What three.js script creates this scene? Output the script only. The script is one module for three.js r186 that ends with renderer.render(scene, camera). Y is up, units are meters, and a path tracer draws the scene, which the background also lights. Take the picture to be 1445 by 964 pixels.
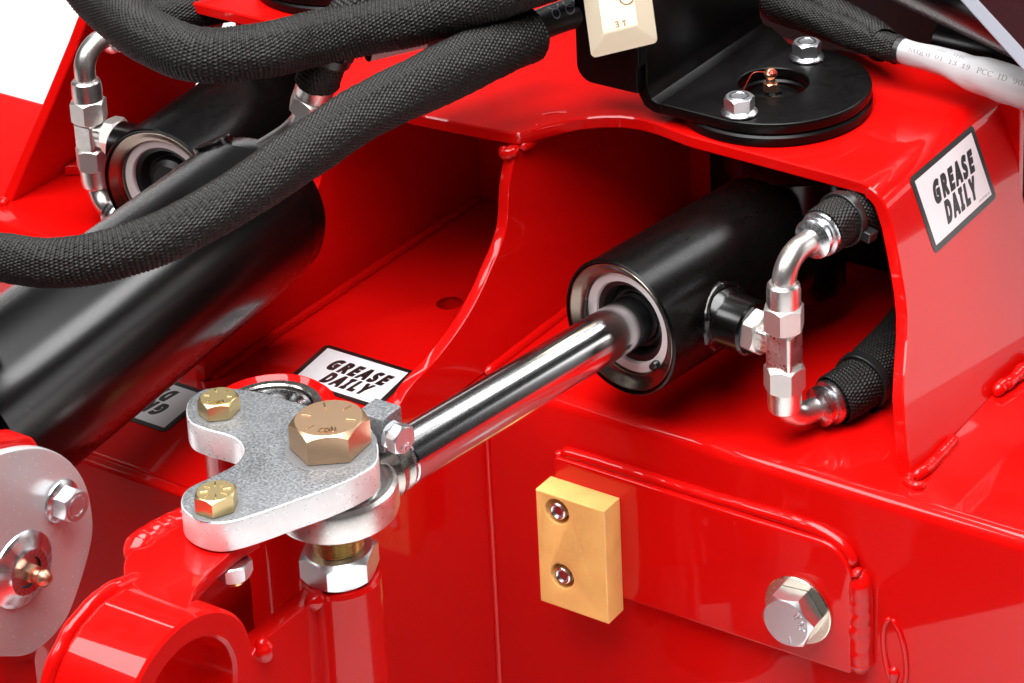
import * as THREE from 'three';
import { RoundedBoxGeometry } from 'three/addons/geometries/RoundedBoxGeometry.js';
import { mergeGeometries, mergeVertices, toCreasedNormals } from 'three/addons/utils/BufferGeometryUtils.js';
import { ImprovedNoise } from 'three/addons/math/ImprovedNoise.js';
import { RectAreaLightUniformsLib } from 'three/addons/lights/RectAreaLightUniformsLib.js';
import { FontLoader } from 'three/addons/loaders/FontLoader.js';
import { TextGeometry } from 'three/addons/geometries/TextGeometry.js';
import { Brush, Evaluator, INTERSECTION } from 'three-bvh-csg';

// ------------------------------------------------------------------ camera, lamps, exposure
const scene = new THREE.Scene();
const V = (x, y, z) => new THREE.Vector3(x, y, z);
const camera = new THREE.PerspectiveCamera(15, 1445 / 964, 0.05, 40);
camera.position.set(0.6431, 0.6084, 0.855);
camera.lookAt(0.6431 - 0.4506, 0.6084 - 0.3309, 0.855 - 0.8291);
camera.setViewOffset(1445, 964, 722.5 - 1201, 482 + 201, 1445, 964);   // a shifted lens
camera.updateProjectionMatrix();

const renderer = new THREE.WebGLRenderer({ antialias: true });
renderer.toneMapping = THREE.LinearToneMapping;
renderer.toneMappingExposure = 0.94;
renderer.shadowMap.enabled = true;
RectAreaLightUniformsLib.init();
scene.background = new THREE.Color(0x000000);

const AZ = THREE.MathUtils.degToRad(28.521);                // the camera's bearing
const camR = V(Math.cos(AZ), 0, -Math.sin(AZ)), camC = V(Math.sin(AZ), 0, Math.cos(AZ));
function softbox(name, label, pos, target, w, h, L, tint = [1, 1, 1]) {
  const g = new THREE.Group(); g.name = name; scene.add(g);
  g.userData = { label, category: 'studio lamp' };
  g.position.copy(pos); g.lookAt(target);                    // +z towards the target
  const mat = new THREE.MeshStandardMaterial({ color: 0xffffff, emissive: new THREE.Color(...tint), emissiveIntensity: Math.min(1.5, L) });
  const panel = new THREE.Mesh(new THREE.BoxGeometry(w, h, 0.004), mat); panel.name = 'lamp_panel'; g.add(panel);
  const back = new THREE.Mesh(new THREE.BoxGeometry(w + 0.06, h + 0.06, 0.05), new THREE.MeshStandardMaterial({ color: 0x111111, roughness: 0.8 }));
  back.name = 'lamp_housing'; back.position.z = -0.03; g.add(back);
  const light = new THREE.RectAreaLight(new THREE.Color(...tint), L, w, h);
  light.position.copy(pos).addScaledVector(target.clone().sub(pos).normalize(), 0.006); light.lookAt(target);
  scene.add(light);
}
const C0 = V(0.04, 0.03, 0.06);
softbox('softbox', 'large white softbox lamp hung above and in front of the machine', V(0.18, 1.30, 0.50), C0, 1.0, 1.0, 12);
softbox('softbox_005', 'small white softbox lamp hung to the front left of the machine', V(-0.60, 0.98, 0.80), C0, 0.42, 0.42, 9);
softbox('softbox_001', 'white softbox lamp hung high behind the machine', V(0.30, 1.0, -0.85), C0, 0.34, 0.40, 8.5);
softbox('softbox_002', 'white softbox lamp standing to the right of the machine', V(1.10, 0.30, -0.98), V(0.19, 0.08, -0.05), 0.62, 1.05, 0.4);
softbox('softbox_004', 'white softbox lamp hung straight above the machine', V(0.1, 1.45, 0.12), C0, 0.9, 0.9, 14);
softbox('softbox_003', 'wide lamp hung over the white backdrop', V(-0.9, 1.9, -1.1), V(-1.2, 0.1, -2.6), 2.6, 0.6, 9);

// ------------------------------------------------------------------ helpers
const noise = new ImprovedNoise();
let seed = 7; const rnd = () => { seed = (seed * 16807) % 2147483647; return seed / 2147483647; };
const numbers = {};
function numbered(n) { numbers[n] = (numbers[n] ?? -1) + 1; return numbers[n] ? n + '_' + String(numbers[n]).padStart(3, '0') : n; }
function thing(name, label, category, pos = [0, 0, 0], group) {
  const o = new THREE.Group(); o.name = numbered(name); o.position.set(...pos); scene.add(o);
  o.userData = { label, category }; if (group) o.userData.group = group;
  return o;
}
function obj(name, geos, mat, parent, label) {
  const list = (Array.isArray(geos) ? geos : [geos]).map((g) => {
    g = g.index ? g.toNonIndexed() : g;
    for (const k of Object.keys(g.attributes)) if (!['position', 'normal', 'uv'].includes(k)) g.deleteAttribute(k);
    if (!g.attributes.normal) g.computeVertexNormals();
    if (!g.attributes.uv) g.setAttribute('uv', new THREE.BufferAttribute(new Float32Array(g.attributes.position.count * 2), 2));
    return g;
  });
  const m = new THREE.Mesh(list.length > 1 ? mergeGeometries(list) : list[0], mat);
  m.name = name; m.castShadow = m.receiveShadow = true; parent.add(m);
  if (label) m.userData.label = label;
  return m;
}
function crease(g, deg = 32) { g.scale(1e4, 1e4, 1e4); const o = toCreasedNormals(g, THREE.MathUtils.degToRad(deg)); o.scale(1e-4, 1e-4, 1e-4); return o; }   // it welds at 1/100 of a unit
function split(g, f) {                                       // triangles whose normal passes f, and the rest
  g = g.index ? g.toNonIndexed() : g; const n = g.attributes.normal, yes = [], no = [];
  for (let i = 0; i < n.count; i += 3) (f((n.getX(i) + n.getX(i + 1) + n.getX(i + 2)) / 3, (n.getY(i) + n.getY(i + 1) + n.getY(i + 2)) / 3, (n.getZ(i) + n.getZ(i + 1) + n.getZ(i + 2)) / 3) ? yes : no).push(i, i + 1, i + 2);
  const take = (l) => { const o = new THREE.BufferGeometry(); for (const k of ['position', 'normal', 'uv']) { const a = g.attributes[k], w = a.itemSize, d = new Float32Array(l.length * w); l.forEach((s, t) => { for (let c = 0; c < w; c++) d[t * w + c] = a.array[s * w + c]; }); o.setAttribute(k, new THREE.BufferAttribute(d, w)); } return o; };
  return [take(yes), take(no)];
}
function boxuv(g, s = 1) {                                   // uv in metres from the dominant axis of each face
  g = g.index ? g.toNonIndexed() : g;
  const p = g.attributes.position, n = g.attributes.normal, uv = new Float32Array(p.count * 2);
  for (let i = 0; i < p.count; i++) {
    const ax = Math.abs(n.getX(i)), ay = Math.abs(n.getY(i)), az = Math.abs(n.getZ(i));
    const [u, v] = ay >= ax && ay >= az ? [p.getX(i), p.getZ(i)] : ax > az ? [p.getZ(i), p.getY(i)] : [p.getX(i), p.getY(i)];
    uv[i * 2] = u * s; uv[i * 2 + 1] = v * s;
  }
  g.setAttribute('uv', new THREE.BufferAttribute(uv, 2)); return g;
}
const UPV = V(0, 1, 0);
function place(g, pos, axis) {                               // turns +y of g to axis, then moves it
  const q = new THREE.Quaternion().setFromUnitVectors(UPV, axis.clone().normalize());
  g.applyQuaternion(q); g.translate(pos.x, pos.y, pos.z); return g;
}
function lathe(profile, pos, axis = UPV, seg = 72, deg = 30) {
  const g = crease(new THREE.LatheGeometry(profile.map((p) => new THREE.Vector2(p[0], p[1])), seg), deg);
  return place(g, pos, axis);
}
function rod(r, a, b, seg = 40, c = 0.0006) {                // capped cylinder with a tiny chamfer
  const h = a.distanceTo(b);
  return lathe([[0, 0], [r - c, 0], [r, c], [r, h - c], [r - c, h], [0, h]], a, b.clone().sub(a), seg);
}
function ring(r0, r1, y0, y1, pos, axis = UPV, c = 0.0006, seg = 72) {
  return lathe([[r0, y0 + c], [r0 + c, y0], [r1 - c, y0], [r1, y0 + c], [r1, y1 - c], [r1 - c, y1], [r0 + c, y1], [r0, y1 - c], [r0, y0 + c]], pos, axis, seg);
}
function roundBox(w, h, d, r, x, y, z) { const g = new RoundedBoxGeometry(w, h, d, 3, r); g.translate(x, y, z); return g; }
function extrude(shape, depth, bevel = 0.0008, curve = 24) {
  const g = new THREE.ExtrudeGeometry(shape, { depth: depth - 2 * bevel, bevelThickness: bevel, bevelSize: bevel, bevelOffset: -bevel, bevelSegments: 3, curveSegments: curve, steps: 1 });
  g.translate(0, 0, bevel); return crease(g, 35);
}
function poly(pts, holes = []) {
  const s = new THREE.Shape(pts.map((p) => new THREE.Vector2(p[0], p[1])));
  for (const h of holes) { const q = new THREE.Path(); q.absarc(h[0], h[1], h[2], 0, Math.PI * 2, true); s.holes.push(q); }
  return s;
}
function roundPoly(pts, radii) {                             // polygon with rounded corners -> points
  const out = [], n = pts.length;
  for (let i = 0; i < n; i++) {
    const p = new THREE.Vector2(...pts[i]), a = new THREE.Vector2(...pts[(i + n - 1) % n]), b = new THREE.Vector2(...pts[(i + 1) % n]);
    const r = Array.isArray(radii) ? radii[i] : radii;
    if (!r) { out.push([p.x, p.y]); continue; }
    const da = a.clone().sub(p).normalize(), db = b.clone().sub(p).normalize(), half = Math.acos(Math.min(1, Math.max(-1, da.dot(db)))) / 2, t = r / Math.tan(half);
    const p0 = p.clone().addScaledVector(da, t), p2 = p.clone().addScaledVector(db, t), N = 8;
    const c = p.clone().addScaledVector(da.clone().add(db).normalize(), r / Math.sin(half));
    const a0 = Math.atan2(p0.y - c.y, p0.x - c.x); let d = Math.atan2(p2.y - c.y, p2.x - c.x) - a0;
    while (d > Math.PI) d -= 2 * Math.PI; while (d < -Math.PI) d += 2 * Math.PI;
    for (let k = 0; k <= N; k++) out.push([c.x + r * Math.cos(a0 + d * k / N), c.y + r * Math.sin(a0 + d * k / N)]);
  }
  return out;
}
const smooth2 = (pts, n, closed = false) => new THREE.CatmullRomCurve3(pts.map((p) => V(p[0], p[1], 0)), closed, 'centripetal').getPoints(n).map((p) => [p.x, p.y]);
// an extruded shape laid flat: shape (x, -z) seen from above, top at y
function slab(shape, top, t, bevel = 0.0008) { const g = extrude(shape, t, bevel); g.rotateX(-Math.PI / 2); g.translate(0, top - t, 0); return g; }
// an extruded shape standing in a plane of constant x: shape (-z, y), from x0 to x0 + t
function upright(shape, x0, t, bevel = 0.0008) { const g = extrude(shape, t, bevel); g.rotateY(Math.PI / 2); g.translate(x0, 0, 0); return g; }
function tube(pts, r, seg = 60, rad = 24, closed = false) {
  const c = pts instanceof THREE.Curve ? pts : new THREE.CatmullRomCurve3(pts, closed, 'centripetal');
  return new THREE.TubeGeometry(c, seg, r, rad, closed);
}
function weld(pts, r, lump = 0.25, seg = 48) {                // a bead with solidified ripples
  seg = Math.max(seg, 110);
  const c = new THREE.CatmullRomCurve3(pts, false, 'centripetal'), g = new THREE.TubeGeometry(c, seg, r, 14, false), L = c.getLength();
  const p = g.attributes.position, n = g.attributes.normal;
  for (let i = 0; i <= seg; i++) {
    const end = Math.min(1, Math.sqrt(Math.max(0, Math.min(i, seg - i) / seg * L / r / 1.2)) + 0.05);
    const o = c.getPointAt(i / seg), rip = 1 + 0.05 * Math.abs(Math.sin(Math.PI * i / seg * L / (r * 1.15)));
    for (let j = 0; j < 15; j++) {
      const k = i * 15 + j, w = rip * r * (end * (1 + lump * noise.noise(p.getX(k) * 150, p.getY(k) * 150, p.getZ(k) * 150)) );
      p.setXYZ(k, o.x + n.getX(k) * w, o.y + n.getY(k) * w, o.z + n.getZ(k) * w);
    }
  }
  g.computeVertexNormals(); return g;
}
const csg = new Evaluator(); csg.attributes = ['position', 'normal'];
const hexCache = {};
function hex(af, h, pos, axis, spin = 0, both = false, hole = 0) {  // hexagon with the turned chamfer of a bolt head
  const key = [af, h, both, hole].join();
  if (!hexCache[key]) {
    const R = af / Math.sqrt(3), prism = new THREE.CylinderGeometry(R, R, h, 6).toNonIndexed(); prism.translate(0, h / 2, 0);
    prism.computeVertexNormals();
    const c = R * 0.16, r0 = af / 2 * 0.96, prof = both ? [[0, 0], [r0, 0], [R * 1.02, c], [R * 1.02, h - c], [r0, h], [0, h]] : [[0, 0], [R * 1.02, 0], [R * 1.02, h - c], [r0, h], [0, h]];
    const turn = new THREE.LatheGeometry(prof.map((p) => new THREE.Vector2(...p)), 96);
    const A = new Brush(prism), B = new Brush(turn); A.updateMatrixWorld(); B.updateMatrixWorld();
    const g = csg.evaluate(A, B, INTERSECTION).geometry.clone();
    g.clearGroups();
    hexCache[key] = crease(g.index ? g.toNonIndexed() : g, 14);
  }
  const g = hexCache[key].clone(); g.rotateY(spin); return place(g, pos, axis);
}
// ------------------------------------------------------------------ textures
function dataTex(n, f, srgb, rep = 1) {
  const d = new Uint8Array(n * n * 4);
  for (let y = 0; y < n; y++) for (let x = 0; x < n; x++) { const c = f(x / n, y / n, x, y); const k = (y * n + x) * 4; for (let i = 0; i < 3; i++) d[k + i] = Math.max(0, Math.min(255, c.length ? c[i] : c)); d[k + 3] = 255; }
  const t = new THREE.DataTexture(d, n, n); t.wrapS = t.wrapT = THREE.RepeatWrapping; t.magFilter = THREE.LinearFilter; t.minFilter = THREE.LinearMipmapLinearFilter; t.generateMipmaps = true;
  if (srgb) t.colorSpace = THREE.SRGBColorSpace; t.repeat.set(rep, rep); t.needsUpdate = true; return t;
}
const tn = (u, v, f, z = 0) => {                              // tileable noise
  const s = (a, b) => noise.noise(a * f, b * f, z); const w = (t) => t;
  const a = s(u, v), b = s(u - 1, v), c = s(u, v - 1), d = s(u - 1, v - 1);
  return (a * (1 - u) + b * u) * (1 - w(v)) + (c * (1 - u) + d * u) * v;
};
const specks = new Float32Array(512 * 512); for (let i = 0; i < specks.length; i++) specks[i] = rnd();
const paintBump = dataTex(256, (u, v) => 128 + 70 * tn(u, v, 7, 1.3) + 40 * tn(u, v, 19, 4.1), false, 14);
const paintRough = dataTex(512, (u, v, x, y) => 150 + 60 * tn(u, v, 6, 9.2) + (specks[y * 512 + x] > 0.9985 ? 90 : 0), false, 9);
const padColor = dataTex(256, (u, v) => { const g = 226 + 22 * tn(u, v, 5, 2.7) + 10 * tn(u, v, 40, 1.7); return [g, g, g]; }, true, 16);
const padBump = dataTex(256, (u, v) => 128 + 60 * tn(u, v, 4, 7.7) + 30 * noise.noise(u * 3, v * 120, 2.2), false, 10);
const zincColor = dataTex(512, (u, v, x, y) => { const s = 0.5 + 0.62 * tn(u, v, 48, 2.2), q = 0.5 + 0.5 * tn(u, v, 90, 5.2), b = 0.5 + 0.5 * tn(u, v, 5, 8.8); const g = 132 + 105 * (s - 0.5) + 55 * (q - 0.5) + 24 * (b - 0.5) + 24 * (specks[y * 512 + x] - 0.5); return [g, g + 1, g + 2]; }, true, 22);
const zincRough = dataTex(512, (u, v) => 90 + 90 * (0.5 + 0.5 * tn(u, v, 70, 3.1)) + 30 * tn(u, v, 7, 1.9), false, 22);
const zincBump = dataTex(512, (u, v) => 128 + 90 * tn(u, v, 90, 2.2) + 30 * tn(u, v, 30, 7.2), false, 22);
const brushRough = dataTex(256, (u, v) => 110 + 60 * tn(u, v, 40, 0.4) + 45 * tn(u, v, 9, 3.4), false, 20);
const blackRough = dataTex(512, (u, v, x, y) => 128 + 46 * tn(u, v, 30, 1.1) + 36 * tn(u, v, 6, 6.1) + (specks[y * 512 + x] > 0.998 ? 110 : 0), false, 9);
const blackColor = dataTex(512, (u, v, x, y) => { const d = specks[(y * 512 + x) % specks.length]; const s = d > 0.9993 ? 70 : d > 0.998 ? 30 : 0; const g = 9 + 2 * tn(u, v, 12, 3.3) + 0.7 * s; return [g + 2, g, g]; }, true, 9);

const col = (r, g, b) => new THREE.Color().setRGB(r, g, b);
const Mp = (o) => new THREE.MeshPhysicalMaterial(o);
const M = {
  red: Mp({ color: col(0.58, 0.0025, 0.0018), roughness: 0.62, roughnessMap: paintRough, bumpMap: paintBump, bumpScale: 0.00007, clearcoat: 0.6, clearcoatRoughness: 0.03, specularIntensity: 0.12 }),
  zinc: Mp({ color: col(0.92, 0.93, 0.95), map: zincColor, metalness: 0.6, roughness: 0.8, roughnessMap: zincRough, bumpMap: zincBump, bumpScale: 0.00012 }),
  zincCut: Mp({ color: col(0.86, 0.86, 0.86), metalness: 0.5, roughness: 0.75, roughnessMap: brushRough }),
  plated: Mp({ color: col(0.74, 0.75, 0.77), metalness: 1, roughness: 0.6, roughnessMap: brushRough }),
  fitting: Mp({ color: col(0.74, 0.71, 0.68), metalness: 1, roughness: 0.8, roughnessMap: brushRough }),
  galv: Mp({ color: col(0.72, 0.73, 0.74), metalness: 0.55, roughness: 0.42, roughnessMap: paintRough, bumpMap: paintBump, bumpScale: 0.00004 }),
  steel: Mp({ color: col(0.56, 0.53, 0.49), metalness: 1, roughness: 0.55, roughnessMap: brushRough }),
  chrome: Mp({ color: col(0.70, 0.70, 0.71), metalness: 1, roughness: 0.17 }),
  gold: Mp({ color: col(0.70, 0.54, 0.27), metalness: 1, roughness: 0.6, roughnessMap: brushRough }),
  washer: Mp({ color: col(0.80, 0.74, 0.60), metalness: 1, roughness: 0.5, roughnessMap: brushRough }),
  bronze: Mp({ color: col(0.64, 0.42, 0.26), metalness: 1, roughness: 0.66, roughnessMap: brushRough }),
  copper: Mp({ color: col(0.75, 0.42, 0.28), metalness: 1, roughness: 0.35 }),
  lip: Mp({ color: col(0.26, 0.21, 0.17), metalness: 1, roughness: 0.5, roughnessMap: brushRough }),
  alu: Mp({ color: col(0.62, 0.56, 0.56), metalness: 0.3, roughness: 0.6 }),
  black: Mp({ color: col(0.55, 0.53, 0.52), map: blackColor, roughness: 0.62, roughnessMap: blackRough, specularIntensity: 0.1, clearcoat: 0.9, clearcoatRoughness: 0.22 }),
  blackDull: Mp({ color: col(0.5, 0.48, 0.46), map: blackColor, specularIntensity: 0.2, roughness: 0.62, roughnessMap: blackRough, clearcoat: 0.22, clearcoatRoughness: 0.22 }),
  blackSatin: Mp({ color: col(0.6, 0.57, 0.55), map: blackColor, roughness: 0.7, roughnessMap: blackRough, specularIntensity: 0.3, clearcoat: 0.12, clearcoatRoughness: 0.3 }),
  rubber: Mp({ color: col(0.012, 0.011, 0.011), roughness: 0.55 }),
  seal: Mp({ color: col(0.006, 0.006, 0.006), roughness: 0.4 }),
  nylon: Mp({ color: col(0.0072, 0.006, 0.0052), roughness: 0.5, specularIntensity: 0.6 }),
  tie: Mp({ color: col(0.012, 0.012, 0.012), roughness: 0.32 }),
  amber: Mp({ color: col(1.40, 0.80, 0.25), map: padColor, bumpMap: padBump, bumpScale: 0.00008, roughness: 0.36, transmission: 0.12, thickness: 0.02, ior: 1.45, attenuationColor: col(0.95, 0.62, 0.2), attenuationDistance: 0.03 }),
  redGrease: Mp({ color: col(0.4, 0.03, 0.015), roughness: 0.12, clearcoat: 1 }),
  white: Mp({ color: col(0.82, 0.82, 0.82), roughness: 0.9 }),
  wine: Mp({ color: col(0.02, 0.004, 0.005), roughness: 0.25, clearcoat: 1, clearcoatRoughness: 0.05 }),
  paleEdge: Mp({ color: col(0.2, 0.2, 0.23), roughness: 0.3 }),
};

// ------------------------------------------------------------------ the white studio sweep
{
  const R = 0.8, back = 2.4, fl = -0.32, prof = [[0.15, fl], [-back + R, fl]];
  for (let i = 1; i <= 16; i++) { const a = i / 16 * Math.PI / 2; prof.push([-back + R - R * Math.sin(a), fl + R - R * Math.cos(a)]); }
  prof.push([-back, 0.95]);
  const lay = (pr, x0, x1) => {
    const g = new THREE.PlaneGeometry(1, 1, 1, pr.length - 1), p = g.attributes.position;
    for (let i = 0; i < pr.length; i++) for (let j = 0; j < 2; j++) { const [c, y] = pr[i], w = camR.clone().multiplyScalar(j ? x1 : x0).addScaledVector(camC, c); p.setXYZ(i * 2 + j, w.x, y, w.z); }
    g.computeVertexNormals(); return g;
  };
  const m = new THREE.Mesh(mergeGeometries([lay(prof, -3.5, 3.5), lay([[1.5, fl], [0.15, fl]], -0.17, 3.5)]), M.white); m.name = 'backdrop'; m.receiveShadow = true; scene.add(m);
  m.userData = { kind: 'structure', label: 'white studio backdrop behind the machine' };
}
// ------------------------------------------------------------------ rear frame: the welded red steel body
const frame = thing('steel_frame', 'large glossy red welded steel machine frame with arched bracket over the cylinders', 'machine frame');
const lerpT = (t, x) => { if (x <= t[0][0]) return t[0][1]; for (let i = 1; i < t.length; i++) if (x <= t[i][0]) { const k = (x - t[i - 1][0]) / (t[i][0] - t[i - 1][0]); return t[i - 1][1] + (t[i][1] - t[i - 1][1]) * k; } return t[t.length - 1][1]; };
{
  // box beam under the brackets: profile (-z, y) swept along x
  const beamShape = (zf, zb, top, r = 0.007) => poly(roundPoly([[-zf, -0.29], [-zf, top], [-zb, top], [-zb, -0.29]], [0.002, r, 0.004, 0.002]));
  obj('box_beam', boxuv(upright(beamShape(0.031, -0.16, 0), 0.0062, 0.75, 0.0005)), M.red, frame);
  obj('box_beam', boxuv(upright(beamShape(0.031, -0.092, 0), -0.95, 0.635, 0.0005)), M.red, frame);
  obj('box_beam', boxuv(upright(beamShape(0.031, -0.16, 0), -0.3149, 0.1498, 0.0005)), M.red, frame);
  // tongue with its deck plate
  obj('tongue_block', boxuv(upright(beamShape(0.1625, -0.16, -0.0125, 0.002), -0.165, 0.171, 0.0005)), M.red, frame);
  obj('deck_plate', boxuv(slab(poly(roundPoly([[-0.165, 0.16], [-0.165, -0.1632], [0.0062, -0.1632], [0.0062, 0.16]].reverse(), 0.002), [[-0.0472, 0.0152, 0.0075]]), 0, 0.0125, 0.0012)), M.red, frame);
  obj('front_plate', boxuv(roundBox(0.1712, 0.29, 0.006, 0.0016, -0.0794, -0.145, 0.1663)), M.red, frame);
  // web plates with the swept front edge
  const web = [[-0.15, 0.0995], [-0.0045, 0.0995], [0.0004, 0.0935], [0.0043, 0.0838], [0.008, 0.0641], [0.0135, 0.056], [0.021, 0.0488], [0.030, 0.0405], [0.0408, 0.0334], [0.053, 0.028], [0.0648, 0.0242], [0.076, 0.0222], [0.0853, 0.0191], [0.091, 0.0145], [0.0945, 0.007], [0.0955, 0]];
  const edge = smooth2(web.slice(2), 40);
  const shape = poly([[-0.15, 0.0005], [-0.15, 0.0997], [-0.0045, 0.0997], ...edge].map(([z, y]) => [-z, Math.max(0.0005, y)]));
  obj('web_plate', boxuv(upright(shape, 0.0002, 0.0058, 0.0007)), M.red, frame);
  obj('web_plate', boxuv(upright(shape, -0.106, 0.0058, 0.0007)), M.red, frame);
  obj('back_plate', boxuv(upright(poly([[0.147, 0.0004], [0.147, 0.0998], [0.152, 0.0998], [0.152, 0.0004]]), -0.29, 0.478, 0.0005)), M.red, frame);
  obj('channel_wall', boxuv(upright(poly([[0.112, 0.0004], [0.112, 0.0998], [0.117, 0.0998], [0.117, 0.0004]]), -0.1, 0.1, 0.0005)), M.red, frame);

  // bent bracket: left side, top with arches, right side, one sheet
  const c = 0.0007, t = 0.006, zTop = [[-0.277, -0.0225], [-0.262, -0.036], [-0.248, -0.0475], [-0.2346, -0.0506], [-0.17, -0.0508], [-0.15, -0.046], [-0.135, -0.036], [-0.122, -0.0205], [-0.1135, -0.004], [-0.109, 0.0035], [-0.104, 0.0048], [-0.0409, 0.0018], [-0.0082, -0.0014], [0.0045, -0.0028], [0.0075, -0.0045], [0.0108, -0.0125], [0.016, -0.0224], [0.0223, -0.0305], [0.0296, -0.0367], [0.037, -0.0407], [0.045, -0.0425], [0.055, -0.0422], [0.0749, -0.0382], [0.1156, -0.0366], [0.1643, -0.0345], [0.178, -0.0325]];
  const zR = [[0, 0.0146], [0.0018, 0.014], [0.0105, 0.0117], [0.02, 0.0068], [0.0299, 0.0009], [0.0385, -0.0065], [0.0473, -0.0148], [0.0555, -0.0208], [0.0638, -0.0247], [0.077, -0.0288], [0.0896, -0.0319], [0.106, -0.0326]];
  const zL = [[0, 0.0085], [0.0018, 0.0075], [0.026, -0.0001], [0.0546, -0.009], [0.0851, -0.0178], [0.106, -0.0225]];
  const corners = roundPoly([[-0.3153, 0.0004], [-0.275, 0.106], [0.175, 0.106], [0.2153, 0.0004]], [0, 0.014, 0.014, 0]);
  const path = [];
  for (let i = 0; i + 1 < corners.length; i++) { const [a, b] = [corners[i], corners[i + 1]], L = Math.hypot(b[0] - a[0], b[1] - a[1]), n = Math.max(1, Math.round(L / 0.0016)); for (let k = 0; k < n; k++) path.push([a[0] + (b[0] - a[0]) * k / n, a[1] + (b[1] - a[1]) * k / n]); }
  path.push(corners[corners.length - 1]);
  const rings = path.map((p, i) => {
    const a = path[Math.max(0, i - 1)], b = path[Math.min(path.length - 1, i + 1)], L = Math.hypot(b[0] - a[0], b[1] - a[1]), nx = -(b[1] - a[1]) / L, ny = (b[0] - a[0]) / L;
    const top = p[1] > 0.1055, zf = top ? lerpT(zTop, p[0]) : p[0] > 0 ? lerpT(zR, p[1]) : lerpT(zL, p[1]), zb = p[1] > 0.1 ? -0.155 : -0.155 + (0.1 - p[1]) * 0.33;
    return [[zb + c, 0], [zf - c, 0], [zf, c], [zf, t - c], [zf - c, t], [zb + c, t], [zb, t - c], [zb, c]].map(([z, d]) => [p[0] - nx * d, p[1] - ny * d, z]);
  });
  const sheet = (from, to) => {
    const pos = [], q = (a, b, cc, d) => pos.push(...a, ...b, ...cc, ...a, ...cc, ...d);
    for (let i = from; i < to; i++) for (let j = 0; j < 8; j++) q(rings[i][j], rings[i][(j + 1) % 8], rings[i + 1][(j + 1) % 8], rings[i + 1][j]);
    for (const [r, f] of [[rings[from], false], [rings[to], true]]) for (let j = 1; j < 7; j++) f ? pos.push(...r[0], ...r[j], ...r[j + 1]) : pos.push(...r[0], ...r[j + 1], ...r[j]);
    const g = new THREE.BufferGeometry(); g.setAttribute('position', new THREE.Float32BufferAttribute(pos, 3)); return boxuv(crease(g, 30));
  };
  obj('bent_bracket', sheet(0, rings.length - 1), M.red, frame);
  // strip of plate welded to the front face
  const strip = poly(roundPoly([[0.0472, -0.0895], [0.0472, -0.0265], [0.1985, -0.0265], [0.1985, -0.0885]], [0.001, 0.002, 0.015, 0.002]));
  const sg = extrude(strip, 0.0058, 0.0012); sg.translate(0, 0, 0.0312); obj('welded_strip', boxuv(sg), M.red, frame);
  // welds
  obj('weld_bead', weld([V(0.0485, -0.0255, 0.033), V(0.06, -0.0252, 0.0325), V(0.12, -0.0253, 0.0322), V(0.183, -0.0254, 0.0322), V(0.1935, -0.0295, 0.0328), V(0.1985, -0.037, 0.0328)], 0.0027, 0.08, 90), M.red, frame);
  obj('weld_bead', weld([V(0.2005, -0.038, 0.0325), V(0.2008, -0.062, 0.032), V(0.2008, -0.0895, 0.0325)], 0.0055, 0.10, 60), M.red, frame);
  obj('weld_bead', weld([V(0.1985, -0.0365, 0.0345), V(0.2015, -0.0395, 0.0345)], 0.0042, 0.2, 20), M.red, frame);
  obj('weld_bead', weld([V(0.0476, -0.0275, 0.034), V(0.0505, -0.0255, 0.0345)], 0.003, 0.3, 16), M.red, frame);
  obj('weld_bead', weld([V(0.2135, 0.0008, 0.0105), V(0.2145, 0.001, 0.0165), V(0.219, 0.0006, 0.0185), V(0.2225, 0.0005, 0.015)], 0.0022, 0.3, 30), M.red, frame);
  obj('weld_bead', weld([V(0.2155, 0.0012, 0.014), V(0.2175, 0.002, 0.0095), V(0.2177, 0.001, -0.008), V(0.2172, 0.0005, -0.024)], 0.0024, 0.2, 30), M.red, frame);
  obj('weld_bead', weld([V(0.2175, 0.0012, -0.062), V(0.218, 0.003, -0.068), V(0.2195, 0.003, -0.072), V(0.22, 0.001, -0.105)], 0.0027, 0.3, 40), M.red, frame);
  obj('weld_bead', weld([V(-0.001, 0.0993, 0.0005), V(0.003, 0.0975, 0.001), V(0.0068, 0.0993, -0.0035)], 0.0027, 0.3, 24), M.red, frame);
  obj('weld_bead', weld([V(0.0066, 0.0985, -0.004), V(0.0068, 0.0985, -0.02), V(0.0068, 0.0985, -0.14)], 0.0026, 0.15, 40), M.red, frame);
  obj('weld_bead', weld([V(0.0064, 0.0006, 0.03), V(0.0066, 0.0008, -0.06), V(0.0066, 0.0008, -0.14)], 0.0024, 0.15, 60), M.red, frame);
  obj('weld_bead', weld([V(-0.0995, 0.0006, 0.093), V(-0.0995, 0.0008, 0.02), V(-0.0995, 0.0008, -0.11)], 0.0024, 0.15, 60), M.red, frame);
  obj('weld_bead', weld([V(-0.3135, 0.001, 0.0085), V(-0.309, 0.001, 0.0125)], 0.0028, 0.3, 16), M.red, frame);
  obj('weld_bead', weld([V(0.0066, 0.0, 0.0315), V(0.0067, -0.06, 0.0315), V(0.0066, -0.27, 0.0315)], 0.0015, 0.05, 120), M.red, frame);
  // oval plug weld at the strip's end
  const pts = []; for (let i = 0; i < 25; i++) { const a = i / 24 * Math.PI * 2; pts.push(V(0.2165 + 0.0052 * Math.sin(a) - 0.002 * Math.cos(a), -0.075 + 0.0165 * Math.cos(a), 0.0312)); }
  obj('weld_bead', weld(pts, 0.0012, 0.25, 60), M.red, frame);
  obj('weld_bead', weld([V(0.2162, -0.082, 0.0305), V(0.2158, -0.09, 0.0305), V(0.2155, -0.1, 0.0305)], 0.0022, 0.5, 24), M.red, frame);
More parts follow.
